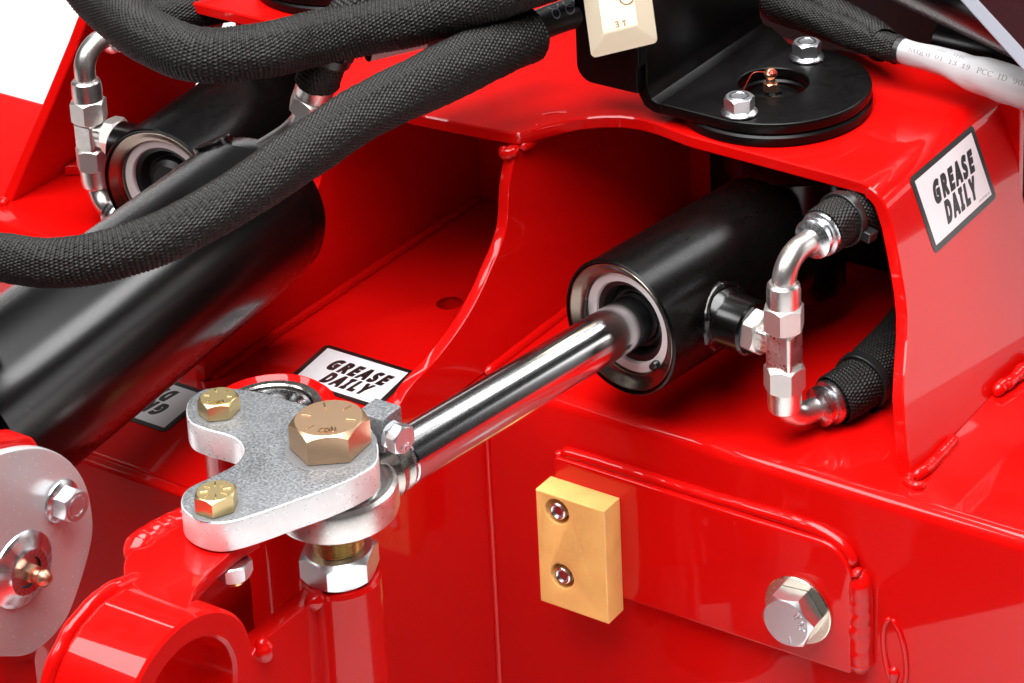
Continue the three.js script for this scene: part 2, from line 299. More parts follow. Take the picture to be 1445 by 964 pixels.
  // spatter on the top plate by the corner
  obj('weld_bead', weld([V(0.0045, 0.1058, -0.0245), V(0.008, 0.106, -0.029), V(0.0135, 0.1058, -0.033)], 0.0009, 0.3, 16), M.red, frame);
  obj('weld_bead', weld([V(0.0075, 0.1058, -0.0135), V(0.0105, 0.1058, -0.015)], 0.0011, 0.4, 12), M.red, frame);
  obj('gusset', boxuv(slab(poly([[-0.306, 0.028], [-0.306, 0.06], [-0.296, 0.068], [-0.276, 0.05]].reverse()), 0.006, 0.0055)), M.red, frame);
  // boss that carries the pivot bearing
  const boss = [0.0105, 0.1750];
  obj('pivot_boss', ring(0.0214, 0.0262, -0.24, 0.0628, V(boss[0], 0, boss[1]), UPV, 0.0022, 96), M.red, frame);
}
{ // pivot bearing sitting in the boss
  const b = thing('pivot_bearing', 'round steel pivot bearing set in the raised red boss behind the zinc plate', 'bearing', [0.0105, 0, 0.1750]);
  obj('outer_race', ring(0.0174, 0.0211, 0.04, 0.0618, V(0, 0, 0)), M.steel, b);
  obj('inner_race', lathe([[0.009, 0.04], [0.0172, 0.04], [0.0172, 0.0575], [0.0165, 0.0606], [0.0145, 0.0612], [0.0128, 0.059], [0.0095, 0.052], [0.009, 0.04]], V(0, 0, 0)), M.chrome, b);
  obj('pin_head', hex(0.0125, 0.012, V(0.001, 0.046, 0.001), UPV, 0.3), M.plated, b);
}
// ------------------------------------------------------------------ front frame: sleeve, tab, gusset, post
const EYE = V(0.0662, 0.05, 0.2036);
const front = thing('front_frame', 'glossy red front frame with short open sleeve, tab, gusset and round post', 'machine frame');
{
  const sc = V(0, 0.031, 0.302);                              // sleeve axis along +x
  const X = V(1, 0, 0);
  obj('sleeve', ring(0.0235, 0.0335, 0.041, 0.0805, sc, X, 0.0012, 96), M.red, front);
  obj('weld_bead', weld(Array.from({ length: 41 }, (_, i) => V(0.0450, 0.031 + 0.0338 * Math.sin(i / 20 * Math.PI), 0.302 + 0.0338 * Math.cos(i / 20 * Math.PI))), 0.0026, 0.2, 120), M.red, front);
  obj('end_plate', boxuv(upright(poly(roundPoly([[-0.46, -0.2], [-0.46, 0.108], [-0.31, 0.1035], [-0.2832, 0.0955], [-0.2634, 0.0865], [-0.253, 0.06], [-0.253, 0.03], [-0.275, -0.004], [-0.275, -0.2]], [0.002, 0.01, 0.002, 0.01, 0.008, 0.01, 0.01, 0.008, 0.002])), -0.036, 0.0115)), M.red, front);
  obj('sleeve_stand', boxuv(roundBox(0.085, 0.19, 0.05, 0.002, 0.012, -0.10, 0.318)), M.red, front);
  // tab under the zinc plate: flat, concave right side, bent end
  const right = smooth2([[0.0665, 0.246], [0.0655, 0.2575], [0.0662, 0.27], [0.0695, 0.283], [0.0762, 0.2945]], 24);
  const left = smooth2([[0.0735, 0.2975], [0.0525, 0.2938], [0.0395, 0.2868], [0.0335, 0.278], [0.034, 0.268], [0.037, 0.2555], [0.035, 0.235]], 24);
  obj('tab', boxuv(slab(poly([...right, ...left].map(([x, z]) => [x, -z])), 0.0634, 0.0065, 0.001)), M.red, front);
  obj('weld_bead', weld([V(0.0325, 0.060, 0.2775), V(0.0315, 0.0605, 0.268), V(0.0325, 0.060, 0.256), V(0.0340, 0.058, 0.243)], 0.0056, 0.05, 50), M.red, front);
  obj('weld_bead', weld([V(0.044, 0.0575, 0.2935), V(0.055, 0.0575, 0.297), V(0.0665, 0.0575, 0.299), V(0.0735, 0.0582, 0.2985)], 0.0044, 0.3, 40), M.red, front);
  obj('support_rib', boxuv(upright(poly(roundPoly([[-0.275, -0.02], [-0.275, 0.0565], [-0.232, 0.0565], [-0.232, -0.02]], 0.003)), 0.040, 0.0075)), M.red, front);
  obj('gusset', boxuv(upright(poly(roundPoly([[-0.285, -0.2], [-0.285, -0.002], [-0.2515, 0.0190], [-0.2155, 0.0195], [-0.2155, -0.2]], [0.001, 0.001, 0.003, 0.001, 0.001])), 0.0585, 0.0085)), M.red, front);
  obj('weld_bead', weld([V(0.0668, 0.0150, 0.2172), V(0.0672, 0.0185, 0.2200), V(0.0665, 0.0200, 0.2245)], 0.0042, 0.3, 24), M.red, front);
  obj('weld_bead', weld([V(0.0670, 0.0100, 0.2490), V(0.0675, 0.0165, 0.2500), V(0.0665, 0.0210, 0.2500)], 0.0036, 0.3, 24), M.red, front);
  obj('post', lathe([[0.010, -0.25], [0.0165, -0.25], [0.0157, 0.0186], [0.0148, 0.0200], [0.0100, 0.0202]], V(EYE.x, 0, EYE.z)), M.red, front);
}
// ------------------------------------------------------------------ hydraulic cylinders
function steeringCylinder(name, label, face, azDeg, rodEnd) {
  const a = THREE.MathUtils.degToRad(azDeg), ax = V(Math.cos(a), 0, -Math.sin(a));      // points away from the viewer, into the bracket
  const t = thing(name, label, 'hydraulic cylinder', [face.x, face.y, face.z], 'steering cylinders under the red bracket');
  const O = V(0, 0, 0), at = (d) => ax.clone().multiplyScalar(d);
  obj('barrel', lathe([[0.0298, 0.0004], [0.0306, 0], [0.0313, 0.0008], [0.0313, 0.098], [0.028, 0.101], [0, 0.101]], O, ax, 128), M.blackDull, t);
  obj('end_ring', lathe([[0.0236, 0.009], [0.0237, 0.0042], [0.0262, 0.0032], [0.0284, 0.0008], [0.0292, 0.0005], [0.0298, 0.0012], [0.0298, 0.009]], O, ax, 96), M.lip, t);
  obj('gland', lathe([[0.0188, 0.014], [0.0188, 0.0066], [0.0194, 0.0058], [0.0229, 0.0056], [0.0236, 0.0064], [0.0236, 0.014]], O, ax, 96), M.alu, t);
  obj('rod_seal', lathe([[0.0113, 0.020], [0.0115, 0.0125], [0.0130, 0.0115], [0.0150, 0.0130], [0.0164, 0.0085], [0.0188, 0.0080], [0.0188, 0.020]], O, ax, 96), M.seal, t);
  if (rodEnd) {
    const L = face.clone().sub(rodEnd), len = Math.hypot(L.x, L.z) - 0.0048, e = at(-len);
    const g = lathe([[0, -len + 0.0315], [0.0098, -len + 0.0315], [0.0112, -len + 0.033], [0.0112, 0.03]], O, ax, 96, 20);
    obj('piston_rod', g, M.chrome, t);
    const re = new THREE.Group(); re.name = 'rod_end'; re.position.copy(e); t.add(re);
    obj('eye', lathe([[0.0168, -0.0062], [0.0185, -0.0070], [0.0212, -0.0070], [0.0228, -0.0058], [0.0234, -0.0040], [0.0234, 0.0040], [0.0229, 0.0056], [0.0214, 0.0066], [0.0196, 0.0066], [0.0186, 0.0056], [0.0168, 0.0052], [0.0168, -0.0062]], O, UPV, 128), M.fitting, re);
    const prof = []; for (let i = -12; i <= 12; i++) { const y = i / 12 * 0.0112; prof.push([Math.sqrt(0.0178 * 0.0178 - y * y), y]); }
    obj('ball', lathe([[0.0098, -0.0126], [0.0136, -0.0126], ...prof, [0.0136, 0.0126], [0.0098, 0.0126]], O, UPV, 96), M.chrome, re);
    const sh = [[0.0080, 0.0190], [0.0105, 0.0225], [0.0122, 0.0240], [0.0122, 0.0262]]; for (let i = 0; i < 6; i++) { const d = 0.0264 + i * 0.0007; sh.push([0.0112, d], [0.0116, d + 0.00035]); } sh.push([0.0107, 0.0315], [0.0107, 0.0380]);
    obj('threaded_shank', lathe(sh, O, ax, 64, 15), M.steel, re);
  } else obj('piston_rod', lathe([[0, 0.0075], [0.0085, 0.0075], [0.0112, 0.0095], [0.0112, 0.03]], O, ax, 64), M.seal, t);
  if (rodEnd) obj('grease_smear', [weld([at(0.0050).add(V(0.0125, -0.0170, 0.002)), at(0.0046).add(V(0.0160, -0.0142, 0.003)), at(0.0050).add(V(0.0178, -0.0120, 0.003))], 0.0014, 0.7, 24), weld([at(0.0036).add(V(-0.0205, -0.0090, -0.003)), at(0.0030).add(V(-0.0222, -0.002, -0.003)), at(0.0034).add(V(-0.0215, 0.006, -0.003))], 0.0012, 0.7, 24)], M.seal, t);
  const s = azDeg < 90 ? 1 : -1, px = V(-ax.z, 0, ax.x).multiplyScalar(s);               // sideways, away from the middle of the machine
  const pb = at(0.0345);
  obj('port_boss', lathe([[0.0140, 0.027], [0.0136, 0.0305], [0.0126, 0.0325], [0.0122, 0.0345], [0.0122, 0.0460], [0.0112, 0.0470], [0.0066, 0.0470]], pb, px, 64, 25), M.black, t);
  const w = []; for (let i = 0; i <= 24; i++) { const q = i / 24 * Math.PI * 2; w.push(pb.clone().addScaledVector(px, 0.0305 - 0.0030 * Math.sin(q) ** 2).addScaledVector(ax, 0.0132 * Math.cos(q)).add(V(0, 0.0132 * Math.sin(q), 0))); }
  obj('weld_bead', weld(w, 0.0024, 0.5, 90), M.black, t);
  obj('clevis_barrel', rod(0.024, at(0.122).setY(-0.031), at(0.122).setY(0.031)), M.black, t);
  return { t, ax, px };
}
const FR = V(0.0864, 0.05, 0.0391), FL = V(-0.1785, 0.05, 0.0335);
const cylR = steeringCylinder('hydraulic_cylinder', 'black hydraulic cylinder with extended chrome rod and ball rod end under the right arch', FR, 81.6, EYE);
const cylL = steeringCylinder('hydraulic_cylinder', 'black hydraulic cylinder end with white gland ring partly behind the big black barrel', FL, 98.4, null);
{
  const a = V(-0.0995, 0.067, 0.0625), ax = V(0.0192, 0, 0.1380).normalize();
  const t = thing('lift_cylinder', 'thick glossy black cylinder barrel running to the lower left corner under the braided hose', 'hydraulic cylinder', [a.x, a.y, a.z]);
  const O = V(0, 0, 0);
  obj('barrel', lathe([[0, 0.001], [0.0362, 0], [0.0368, 0.0008], [0.0368, 0.205], [0, 0.205]], O, ax, 160), M.black, t);
  obj('end_cap', lathe([[0, -0.016], [0.030, -0.016], [0.0335, -0.0145], [0.0352, -0.011], [0.0355, -0.0005], [0, -0.0005]], O, ax, 96), M.black, t);
  const up = V(-0.45, 0.89, 0).normalize(), wc = up.clone().multiplyScalar(0.0365).addScaledVector(ax, -0.002);
  obj('port_boss', rod(0.009, wc.clone().addScaledVector(up, -0.012), wc.clone().addScaledVector(up, 0.0015)), M.black, t);
  obj('weld_bead', weld([wc.clone().add(V(0.002, 0.001, 0.004)), wc.clone().add(V(0.007, -0.001, 0.001)), wc.clone().add(V(0.0095, -0.004, -0.004))], 0.0022, 0.5, 20), M.black, t);
}
// ------------------------------------------------------------------ zinc plate over the rod end, its bolts, nuts and stop
const YT = 0.0765;
const font = await new FontLoader().loadAsync('fonts/droid/droid_sans_bold.typeface.json');
function dashes(n, r0, r1, w, h, y, skip = []) {              // raised grade marks on a bolt head, along +y
  const out = [];
  for (let i = 0; i < n; i++) { if (skip.includes(i)) continue; const g = new RoundedBoxGeometry(r1 - r0, h, w, 2, h * 0.4); g.translate((r0 + r1) / 2, y, 0); g.rotateY(i / n * Math.PI * 2); out.push(g); }
  return out;
}
function letters(text, size, r, start, step, y) {              // raised letters round a bolt head
  return [...text].map((ch, i) => { const g = new TextGeometry(ch, { font, size, depth: 0.0004, curveSegments: 4 }); g.computeBoundingBox(); const b = g.boundingBox; g.translate(-(b.max.x + b.min.x) / 2, -(b.max.y + b.min.y) / 2, 0); g.rotateX(-Math.PI / 2); g.translate(0, y - 0.0001, r); g.rotateY(start - i * step); return g; });
}
function bolt(name, label, pos, axis, af, h, mat, spin, marks, group, washer, bodyLen = 0) {
  const t = thing(name, label, 'bolt', [pos.x, pos.y, pos.z], group);
  const q = new THREE.Quaternion().setFromUnitVectors(UPV, axis.clone().normalize());
  const R = af / Math.sqrt(3);
  obj('head', [hex(af, h, V(0, 0, 0), axis, spin), lathe([[0, -0.0006], [af * 0.485, -0.0006], [af * 0.485, 0.0001], [0, 0.0001]], V(0, 0, 0), axis)], mat, t);
  if (marks) obj('grade_mark', marks.map((g) => { g.rotateY(spin + 0.2); g.applyQuaternion(q); return g; }), mat, t);
  if (washer) obj('washer', ring(af * 0.35, washer[0], -washer[1], -0.0003, V(0, 0, 0), axis, 0.0004), washer[2] || mat, t);
  if (bodyLen) obj('shank', rod(af * 0.32, V(0, 0, 0).addScaledVector(axis, -bodyLen), V(0, 0, 0).addScaledVector(axis, -0.0008)), mat, t);
  return t;
}
{
  const out = smooth2([[-0.0004, 0.2088], [-0.0042, 0.2018], [-0.0033, 0.1943], [0.0071, 0.1885], [0.0198, 0.1858], [0.0330, 0.1853], [0.0460, 0.1848], [0.0560, 0.1836], [0.0650, 0.1838], [0.0715, 0.1864], [0.0785, 0.1917], [0.0846, 0.1984], [0.0884, 0.2050], [0.0878, 0.2150], [0.0840, 0.2265], [0.0788, 0.2375], [0.0675, 0.2590], [0.0617, 0.2634], [0.0525, 0.2640], [0.0435, 0.2600], [0.0385, 0.2516], [0.0408, 0.2405], [0.0427, 0.2305], [0.0392, 0.2215], [0.0306, 0.2165], [0.0167, 0.2168], [0.0080, 0.2158]], 200, true);
  const t = thing('zinc_plate', 'speckled grey zinc plated steel plate bolted down over the rod end and post', 'steel plate');
  const [face, cut] = split(boxuv(slab(poly(out.map(([x, z]) => [x, -z]).reverse()), YT, 0.0125, 0.0009)), (x, y) => Math.abs(y) > 0.8);
  obj('plate_face', face, M.zinc, t); obj('cut_edge', cut, M.zincCut, t);
  obj('stop_lug', boxuv(roundBox(0.0125, 0.0150, 0.0118, 0.0007, 0.0680, 0.0713, 0.1768)), M.zinc, t);
}
bolt('hex_bolt', 'largest gold hex bolt head on the zinc plate, over the rod end', V(EYE.x, YT + 0.0004, EYE.z), UPV, 0.0262, 0.0118, M.bronze, 0.12, [...dashes(6, 0.0068, 0.0108, 0.0007, 0.0006, 0.0119), ...letters('NDC', 0.0028, 0.0092, 0.55, 0.25, 0.0119)], 'gold bolts of the zinc plate', [0.0172, 0.0012, M.zinc]);
bolt('hex_bolt', 'small gold hex bolt on the zinc plate lobe beside the black barrel', V(0.0132, YT + 0.0004, 0.2052), UPV, 0.0138, 0.0066, M.gold, 0.2, [...dashes(6, 0.0034, 0.0056, 0.0005, 0.0005, 0.0067), ...letters('NDI', 0.0019, 0.0048, 0.6, 0.33, 0.0067)], 'gold bolts of the zinc plate', [0.0094, 0.0010, M.zinc]);
bolt('hex_bolt', 'small gold hex bolt on the zinc plate lobe above the red tab', V(0.0562, YT + 0.0004, 0.2552), UPV, 0.0138, 0.0066, M.gold, 0.55, dashes(8, 0.0026, 0.0056, 0.0005, 0.0005, 0.0067), 'gold bolts of the zinc plate', [0.0094, 0.0010, M.zinc]);
{
  const t = bolt('stop_bolt', 'small zinc hex bolt screwed sideways into the lug of the zinc plate', V(0.0784, 0.0712, 0.1800), V(1, 0, 0.12), 0.0106, 0.0046, M.plated, 0.5, letters('MBN', 0.0018, 0.0032, 1.2, 0.5, 0.0047), undefined, null, 0.006);
  obj('lock_nut', hex(0.0104, 0.0026, V(-0.0032, 0, -0.0005), V(1, 0, 0.12), 0.2, true), M.plated, t);
}
{
  const t = thing('jam_nut', 'bright hex nut sitting on top of the red post under the rod end', 'nut', [EYE.x, 0.0204, EYE.z]);
  obj('nut_body', hex(0.0265, 0.0118, V(0, 0, 0), UPV, 0.38, true), M.plated, t);
  const th = []; for (let i = 0; i < 12; i++) { const y = 0.0095 + i * 0.0012; th.push([0.0088, y], [0.0097, y + 0.0007]); }
  obj('bolt_thread', lathe(th, V(0, 0, 0), UPV, 64, 15), M.gold, t);
  obj('spacer', ring(0.0099, 0.0128, 0.0415, 0.0435, V(0, 0, 0)), M.plated, t);
}
{
  const t = thing('tab_nut', 'small bright nut under the red tab below the zinc plate', 'nut', [0.0628, 0.0505, 0.2565]);
  obj('nut_body', hex(0.0118, 0.0062, V(0, 0, 0), UPV, 0.3, true), M.plated, t);
  obj('bolt_end', rod(0.0036, V(0, -0.003, 0), V(0, 0.0005, 0)), M.gold, t);
}
// the same plate at the left-hand cylinder, only its corner shows
// ------------------------------------------------------------------ strip bolt, pad and its nuts
bolt('hex_bolt', 'large zinc hex bolt with yellow washer on the red front strip', V(0.1735, -0.0632, 0.0396), V(0, 0, 1), 0.0222, 0.0096, M.plated, 0.62, [...dashes(3, 0.0062, 0.0094, 0.0008, 0.0007, 0.0097, [1]), ...letters('JDF', 0.003, 0.0078, 1.35, 0.33, 0.0097)], undefined, [0.0162, 0.0025, M.washer]);
{
  const t = thing('urethane_pad', 'translucent amber urethane block bolted to the end of the red front strip', 'pad');
  const x0 = 0.0460, x1 = 0.0826, y0 = -0.0948, y1 = -0.0366, shape = [[x0, y0], [x1, y0], [x1, y1], [x0, y1]];
  const H = [[0.0572, -0.0447, 0.0062], [0.0584, -0.0778, 0.0062]];
  const fg = extrude(poly(shape, H), 0.0125, 0.0006); fg.translate(0, 0, 0.0371);
  obj('pad_body', fg, M.amber, t);
  for (const [k, [hx, hy]] of [[0, H[0]], [1, H[1]]]) {
    const n = thing('lock_nut', k ? 'lower lock nut recessed in the amber urethane pad' : 'upper lock nut recessed in the amber urethane pad', 'nut', [hx, hy, 0.0405], 'nuts of the amber pad');
    obj('nut_body', hex(0.0088, 0.0062, V(0, 0, 0), V(0, 0, 1), 0.3, false), M.plated, n);
    obj('collar', ring(0.0026, 0.0041, 0.0062, 0.0092, V(0, 0, 0), V(0, 0, 1), 0.0005), M.plated, n);
    obj('bolt_end', rod(0.0027, V(0, 0, 0.004), V(0, 0, 0.0082)), M.steel, n);
    obj('washer', ring(0.003, 0.0059, -0.0012, -0.0001, V(0, 0, 0), V(0, 0, 1), 0.0003), M.plated, n);
  }
}
// ------------------------------------------------------------------ warning decals
function decalTexture() {
  const W = 1024, Hh = 680, c = document.createElement('canvas'); c.width = W; c.height = Hh; const x = c.getContext('2d');
  x.fillStyle = '#17120f'; x.fillRect(0, 0, W, Hh); x.fillStyle = '#e9e7ea'; x.fillRect(54, 52, W - 108, Hh - 104);
  x.fillStyle = '#161210';
  const word = (s, cx, base, hgt, wid) => { x.save(); x.font = 'bold 300px sans-serif'; const gap = 44, ws = [...s].map((c) => x.measureText(c).width), m = ws.reduce((a, b) => a + b, 0) + gap * (s.length - 1); x.transform(wid / m, 0, -0.17, hgt / 218, cx - wid / 2 + hgt * 0.08, base); x.lineWidth = 34; x.strokeStyle = '#161210'; x.lineJoin = 'round'; let at = 0; [...s].forEach((c, i) => { x.strokeText(c, at, 0); x.fillText(c, at, 0); at += ws[i] + gap; }); x.restore(); };
  word('GREASE', W / 2 + 10, 340, 168, 650); word('DAILY', W / 2, 548, 168, 490);
  x.font = 'italic 26px sans-serif'; x.fillText('P/N 030960-04', W - 250, Hh - 72);
  const t = new THREE.CanvasTexture(c); t.colorSpace = THREE.SRGBColorSpace; t.anisotropy = 8; return t;
}
const decalMat = Mp({ map: decalTexture(), roughness: 0.35, clearcoat: 0.4, clearcoatRoughness: 0.2 });
function decal(label, w, h, origin, right, up, skew = 0) {
  const t = thing('decal', label, 'warning label', [origin.x, origin.y, origin.z], 'grease daily labels');
  const s = poly(roundPoly([[-w / 2 - skew, -h / 2], [w / 2 - skew, -h / 2], [w / 2 + skew, h / 2], [-w / 2 + skew, h / 2]], 0.0025));
  const g = new THREE.ExtrudeGeometry(s, { depth: 0.00025, bevelEnabled: false, curveSegments: 4 });
  const p = g.attributes.position, uv = g.attributes.uv;
  for (let i = 0; i < p.count; i++) uv.setXY(i, (p.getX(i) - skew * 2 * p.getY(i) / h) / w + 0.5, p.getY(i) / h + 0.5);
  const n = right.clone().cross(up).normalize(), m = new THREE.Matrix4().makeBasis(right, up, n); g.applyMatrix4(m); g.translate(n.x * 0.00008, n.y * 0.00008, n.z * 0.00008);
  obj('print', g, decalMat, t);
  return t;
}
{
  const k = 0.38, L = Math.hypot(1, k);
  decal('black and white grease daily label on the slanted right side of the red bracket', 0.0630, 0.0362, V(0.1832, 0.0842, -0.0873), V(0, 0, -1), V(-k / L, 1 / L, 0));
  decal('black and white grease daily label lying on the red deck beside the arched web', 0.0516, 0.0338, V(-0.0457, 0.0001, 0.0602), V(1, 0, 0).normalize(), V(0, 0, -1), -0.0023);
  decal('upside down grease daily label half hidden beside the thick black barrel', 0.0500, 0.0345, V(-0.1135, 0.0001, 0.1190), V(-1, 0, 0.0), V(0, 0, 1), -0.002);
}
// ------------------------------------------------------------------ tee and elbow fittings
function nutG(y0, y1, af, spin) { return hex(af, y1 - y0, V(0, y0, 0), UPV, spin, true); }
function elbow(name, label, O, upward, bend, parts) {
  const t = thing(name, label, 'elbow fitting', [O.x, O.y, O.z], 'elbow fittings on the tees');
  const s = upward ? 1 : -1, yv = (y) => V(0, y * s, 0);
  obj('swivel_nut', hex(0.0158, 0.0118, V(0, 0.0062 * s, 0), yv(1), parts.spin, true), M.fitting, t);
  obj('nut_collar', lathe([[0.0055, 0.0175], [0.0074, 0.0172], [0.0074, 0.0245], [0.0070, 0.0275], [0.0062, 0.0285], [0.0050, 0.0285]], V(0, 0, 0), yv(1), 64), M.fitting, t);
  const R = 0.0125, b = bend.clone().normalize(), y1 = parts.rise, pts = [yv(0.024)];
  for (let i = 0; i <= 10; i++) { const q = i / 10 * Math.PI / 2; pts.push(yv(y1 - R + R * Math.sin(q)).addScaledVector(b, R - R * Math.cos(q))); }
  pts.push(yv(y1).addScaledVector(b, R + parts.run));
  obj('bent_tube', tube(pts, 0.0052, 48, 28), M.fitting, t);
  const e = yv(y1).addScaledVector(b, R + parts.run - 0.001);
  obj('hose_ferrule', lathe([[0.005, -0.001], [0.0078, 0], [0.0090, 0.0008], [0.0090, 0.0028], [0.0080, 0.0032], [0.0082, 0.0050], [0.0098, 0.0056], [0.0101, 0.0072], [0.0098, 0.0088], [0.0094, 0.0095], [0.0096, 0.0155], [0.0080, 0.0170], [0.005, 0.0170]], e, b, 64, 25), M.plated, t);
  return e.clone().add(O);
}
function tee(label, O, px, spin, group) {
  const t = thing('tee_fitting', label, 'tee fitting', [O.x, O.y, O.z], group);
  obj('tee_body', [roundBox(0.0122, 0.0185, 0.0122, 0.0016, 0, -0.003, 0), place(roundBox(0.0112, 0.012, 0.0112, 0.0018, 0, 0, 0), px.clone().multiplyScalar(-0.0052), px)].map((g) => { g.rotateY(0.0); return boxuv(g); }), M.fitting, t);
  const th = []; for (let i = 0; i < 4; i++) th.push([0.0049, -0.0165 + i * 0.0012], [0.0056, -0.0159 + i * 0.0012]);
  obj('thread', [lathe(th, V(0, 0, 0), UPV, 48, 15), lathe(th.map(([r, y]) => [r, y + 0.0225]), V(0, 0, 0), UPV, 48, 15)], M.fitting, t);
  obj('adapter_hex', [hex(0.0172, 0.0076, px.clone().multiplyScalar(-0.0178), px, spin, true), rod(0.0058, px.clone().multiplyScalar(-0.0115), px.clone().multiplyScalar(-0.004))], M.fitting, t);
}
const TR = V(0.1545, 0.05, 0.0155), TL = V(-0.2532, 0.05, 0.0012);
tee('steel tee fitting screwed into the right cylinder, between two hose elbows', TR, cylR.px, 0.2, 'hydraulic tee fittings');
tee('steel tee fitting of the left cylinder inside the far red bracket', TL, cylL.px, 0.2, 'hydraulic tee fittings');
const eRU = elbow('elbow_fitting', 'upper steel elbow on the right cylinder tee, leading to a dark hose', TR, true, V(0.10, 0, -1), { rise: 0.0395, run: 0.009, spin: 0.35 });
const eRL = elbow('elbow_fitting', 'lower steel elbow on the right cylinder tee, just above the red beam', V(TR.x, TR.y - 0.0045, TR.z), false, V(0.36, 0, -0.93), { rise: 0.0345, run: 0.0065, spin: 0.2 });
const eLU = elbow('elbow_fitting', 'upper steel elbow on the left cylinder tee under the big hose', TL, true, V(0.05, 0, -1), { rise: 0.0455, run: 0.004, spin: 0.5 });
elbow('elbow_fitting', 'lower steel elbow on the left cylinder tee beside the white gland ring', V(TL.x, TL.y - 0.0015, TL.z), false, V(0.95, 0, 0.3), { rise: 0.0375, run: 0.006, spin: 0.1 });
// ------------------------------------------------------------------ hoses in woven nylon sleeves
function braid(pts, r, opt = {}) {
  const { pitch = 0.00168, sub = 4, wrinkle = 0.05, flat = 0, bump = 0.00085, seed0 = 0, flare = 0, taper = [1, 1] } = opt;
  const c = new THREE.CatmullRomCurve3(pts, false, 'centripetal'); c.arcLengthDivisions = 800; c.updateArcLengths();
  const L = c.getLength(), rows = Math.round(L / pitch), n = rows * sub, around = Math.round(2 * Math.PI * r / pitch / 2) * 2, m = around * sub;
  const fr = c.computeFrenetFrames(n, false), pos = new Float32Array((n + 1) * (m + 1) * 3), uv = new Float32Array((n + 1) * (m + 1) * 2), idx = [];
  for (let i = 0; i <= n; i++) {
    const u = i / n, o = c.getPointAt(u), N = fr.normals[i], B = fr.binormals[i], row = i / sub, s = u * L;
    for (let j = 0; j <= m; j++) {
      const a = j / m * Math.PI * 2, ca = Math.cos(a), sa = Math.sin(a);
      const wr = wrinkle * (noise.noise(s * 26 + seed0, ca * 1.1 + 5, sa * 1.1) + 0.6 * noise.noise(s * 75 + seed0, ca * 2.1, sa * 2.1 + 3));
      // woven grains: rows shifted by half a grain, each a rounded bead
      const ri = Math.floor(row + 1e-6), fy = (row - ri) - 0.5, q = j / sub + (((ri % 2) + 2) % 2) * 0.5, fx = q - Math.floor(q + 1e-6) - 0.5;
      const d = Math.max(0, 1 - 3.2 * fx * fx - 3.0 * fy * fy), k = Math.floor(q + 1e-6) * 71 + ri * 193, jit = ((k * 16807) % 1000) / 1000 - 0.5;
      let R = r * (taper[0] + (taper[1] - taper[0]) * u) * (1 + wr) + bump * (Math.sqrt(d) * (1 + 0.35 * jit) - 0.6);
      if (flare) R *= 1 + flare * (Math.exp(-(L - s) / 0.004));
      const x = R * ca * (1 + flat), y = R * sa * (1 - flat), p = (i * (m + 1) + j) * 3;
      pos[p] = o.x + N.x * x + B.x * y; pos[p + 1] = o.y + N.y * x + B.y * y; pos[p + 2] = o.z + N.z * x + B.z * y;
      uv[p / 3 * 2] = s; uv[p / 3 * 2 + 1] = a * r;
    }
  }
  for (let i = 0; i < n; i++) for (let j = 0; j < m; j++) { const a = i * (m + 1) + j, b = a + m + 1; idx.push(a, b, a + 1, b, b + 1, a + 1); }
  const g = new THREE.BufferGeometry(); g.setAttribute('position', new THREE.BufferAttribute(pos, 3)); g.setAttribute('uv', new THREE.BufferAttribute(uv, 2)); g.setIndex(idx); g.computeVertexNormals();
  return { g, c, L };
}
function addMesh(name, g, mat, parent) { const m = new THREE.Mesh(g, mat); m.name = name; m.castShadow = m.receiveShadow = true; parent.add(m); return m; }
function zipTie(parent, c, at, r, headDir) {
  const o = c.getPointAt(at), tg = c.getTangentAt(at);
  obj('cable_tie', [ring(r - 0.0006, r + 0.0009, -0.0022, 0.0022, o, tg, 0.0003), (() => { const g = roundBox(0.0058, 0.0062, 0.0048, 0.0008, 0, 0, 0); return place(g, o.clone().addScaledVector(headDir.clone().normalize(), r + 0.0022), tg); })()], M.tie, parent);
}
const P3 = (l) => l.map((p) => V(...p));
{
  const t = thing('hose_sleeve', 'black woven hose sleeve sagging across the top left over the far cylinder', 'hose sleeve', [0, 0, 0], 'woven hose sleeves');
  const h = braid(P3([[-0.235, 0.166, 0.020], [-0.197, 0.16, 0.0484], [-0.1584, 0.158, 0.0690], [-0.1234, 0.158, 0.0830], [-0.0925, 0.158, 0.0860], [-0.0733, 0.159, 0.0735], [-0.0600, 0.16, 0.0540], [-0.0437, 0.163, 0.0400], [-0.0237, 0.167, 0.0260], [0.0008, 0.174, 0.0002], [0.0198, 0.18, -0.0273], [0.04, 0.186, -0.055]]), 0.0119, { seed0: 1.7, wrinkle: 0.055, sub: 5 });
  addMesh('woven_sleeve', h.g, M.nylon, t);
}
let hB;
{
  const t = thing('hose_sleeve', 'thick black woven hose sleeve lying over the big barrel, open at its upper end', 'hose sleeve', [0, 0, 0], 'woven hose sleeves');
  hB = braid(P3([[-0.110, 0.133, 0.236], [-0.0691, 0.134, 0.2300], [-0.0429, 0.136, 0.2255], [-0.0249, 0.139, 0.2138], [-0.0132, 0.142, 0.1954], [-0.0076, 0.145, 0.165], [-0.0060, 0.148, 0.1287], [-0.0064, 0.15, 0.087], [-0.0029, 0.15, 0.0484], [0.0018, 0.15, 0.0088], [0.0036, 0.1502, -0.0155]]), 0.0120, { seed0: 6.1, wrinkle: 0.06, flare: 0.05, sub: 5, taper: [0.68, 1.12] });
  addMesh('woven_sleeve', hB.g, M.nylon, t);
}
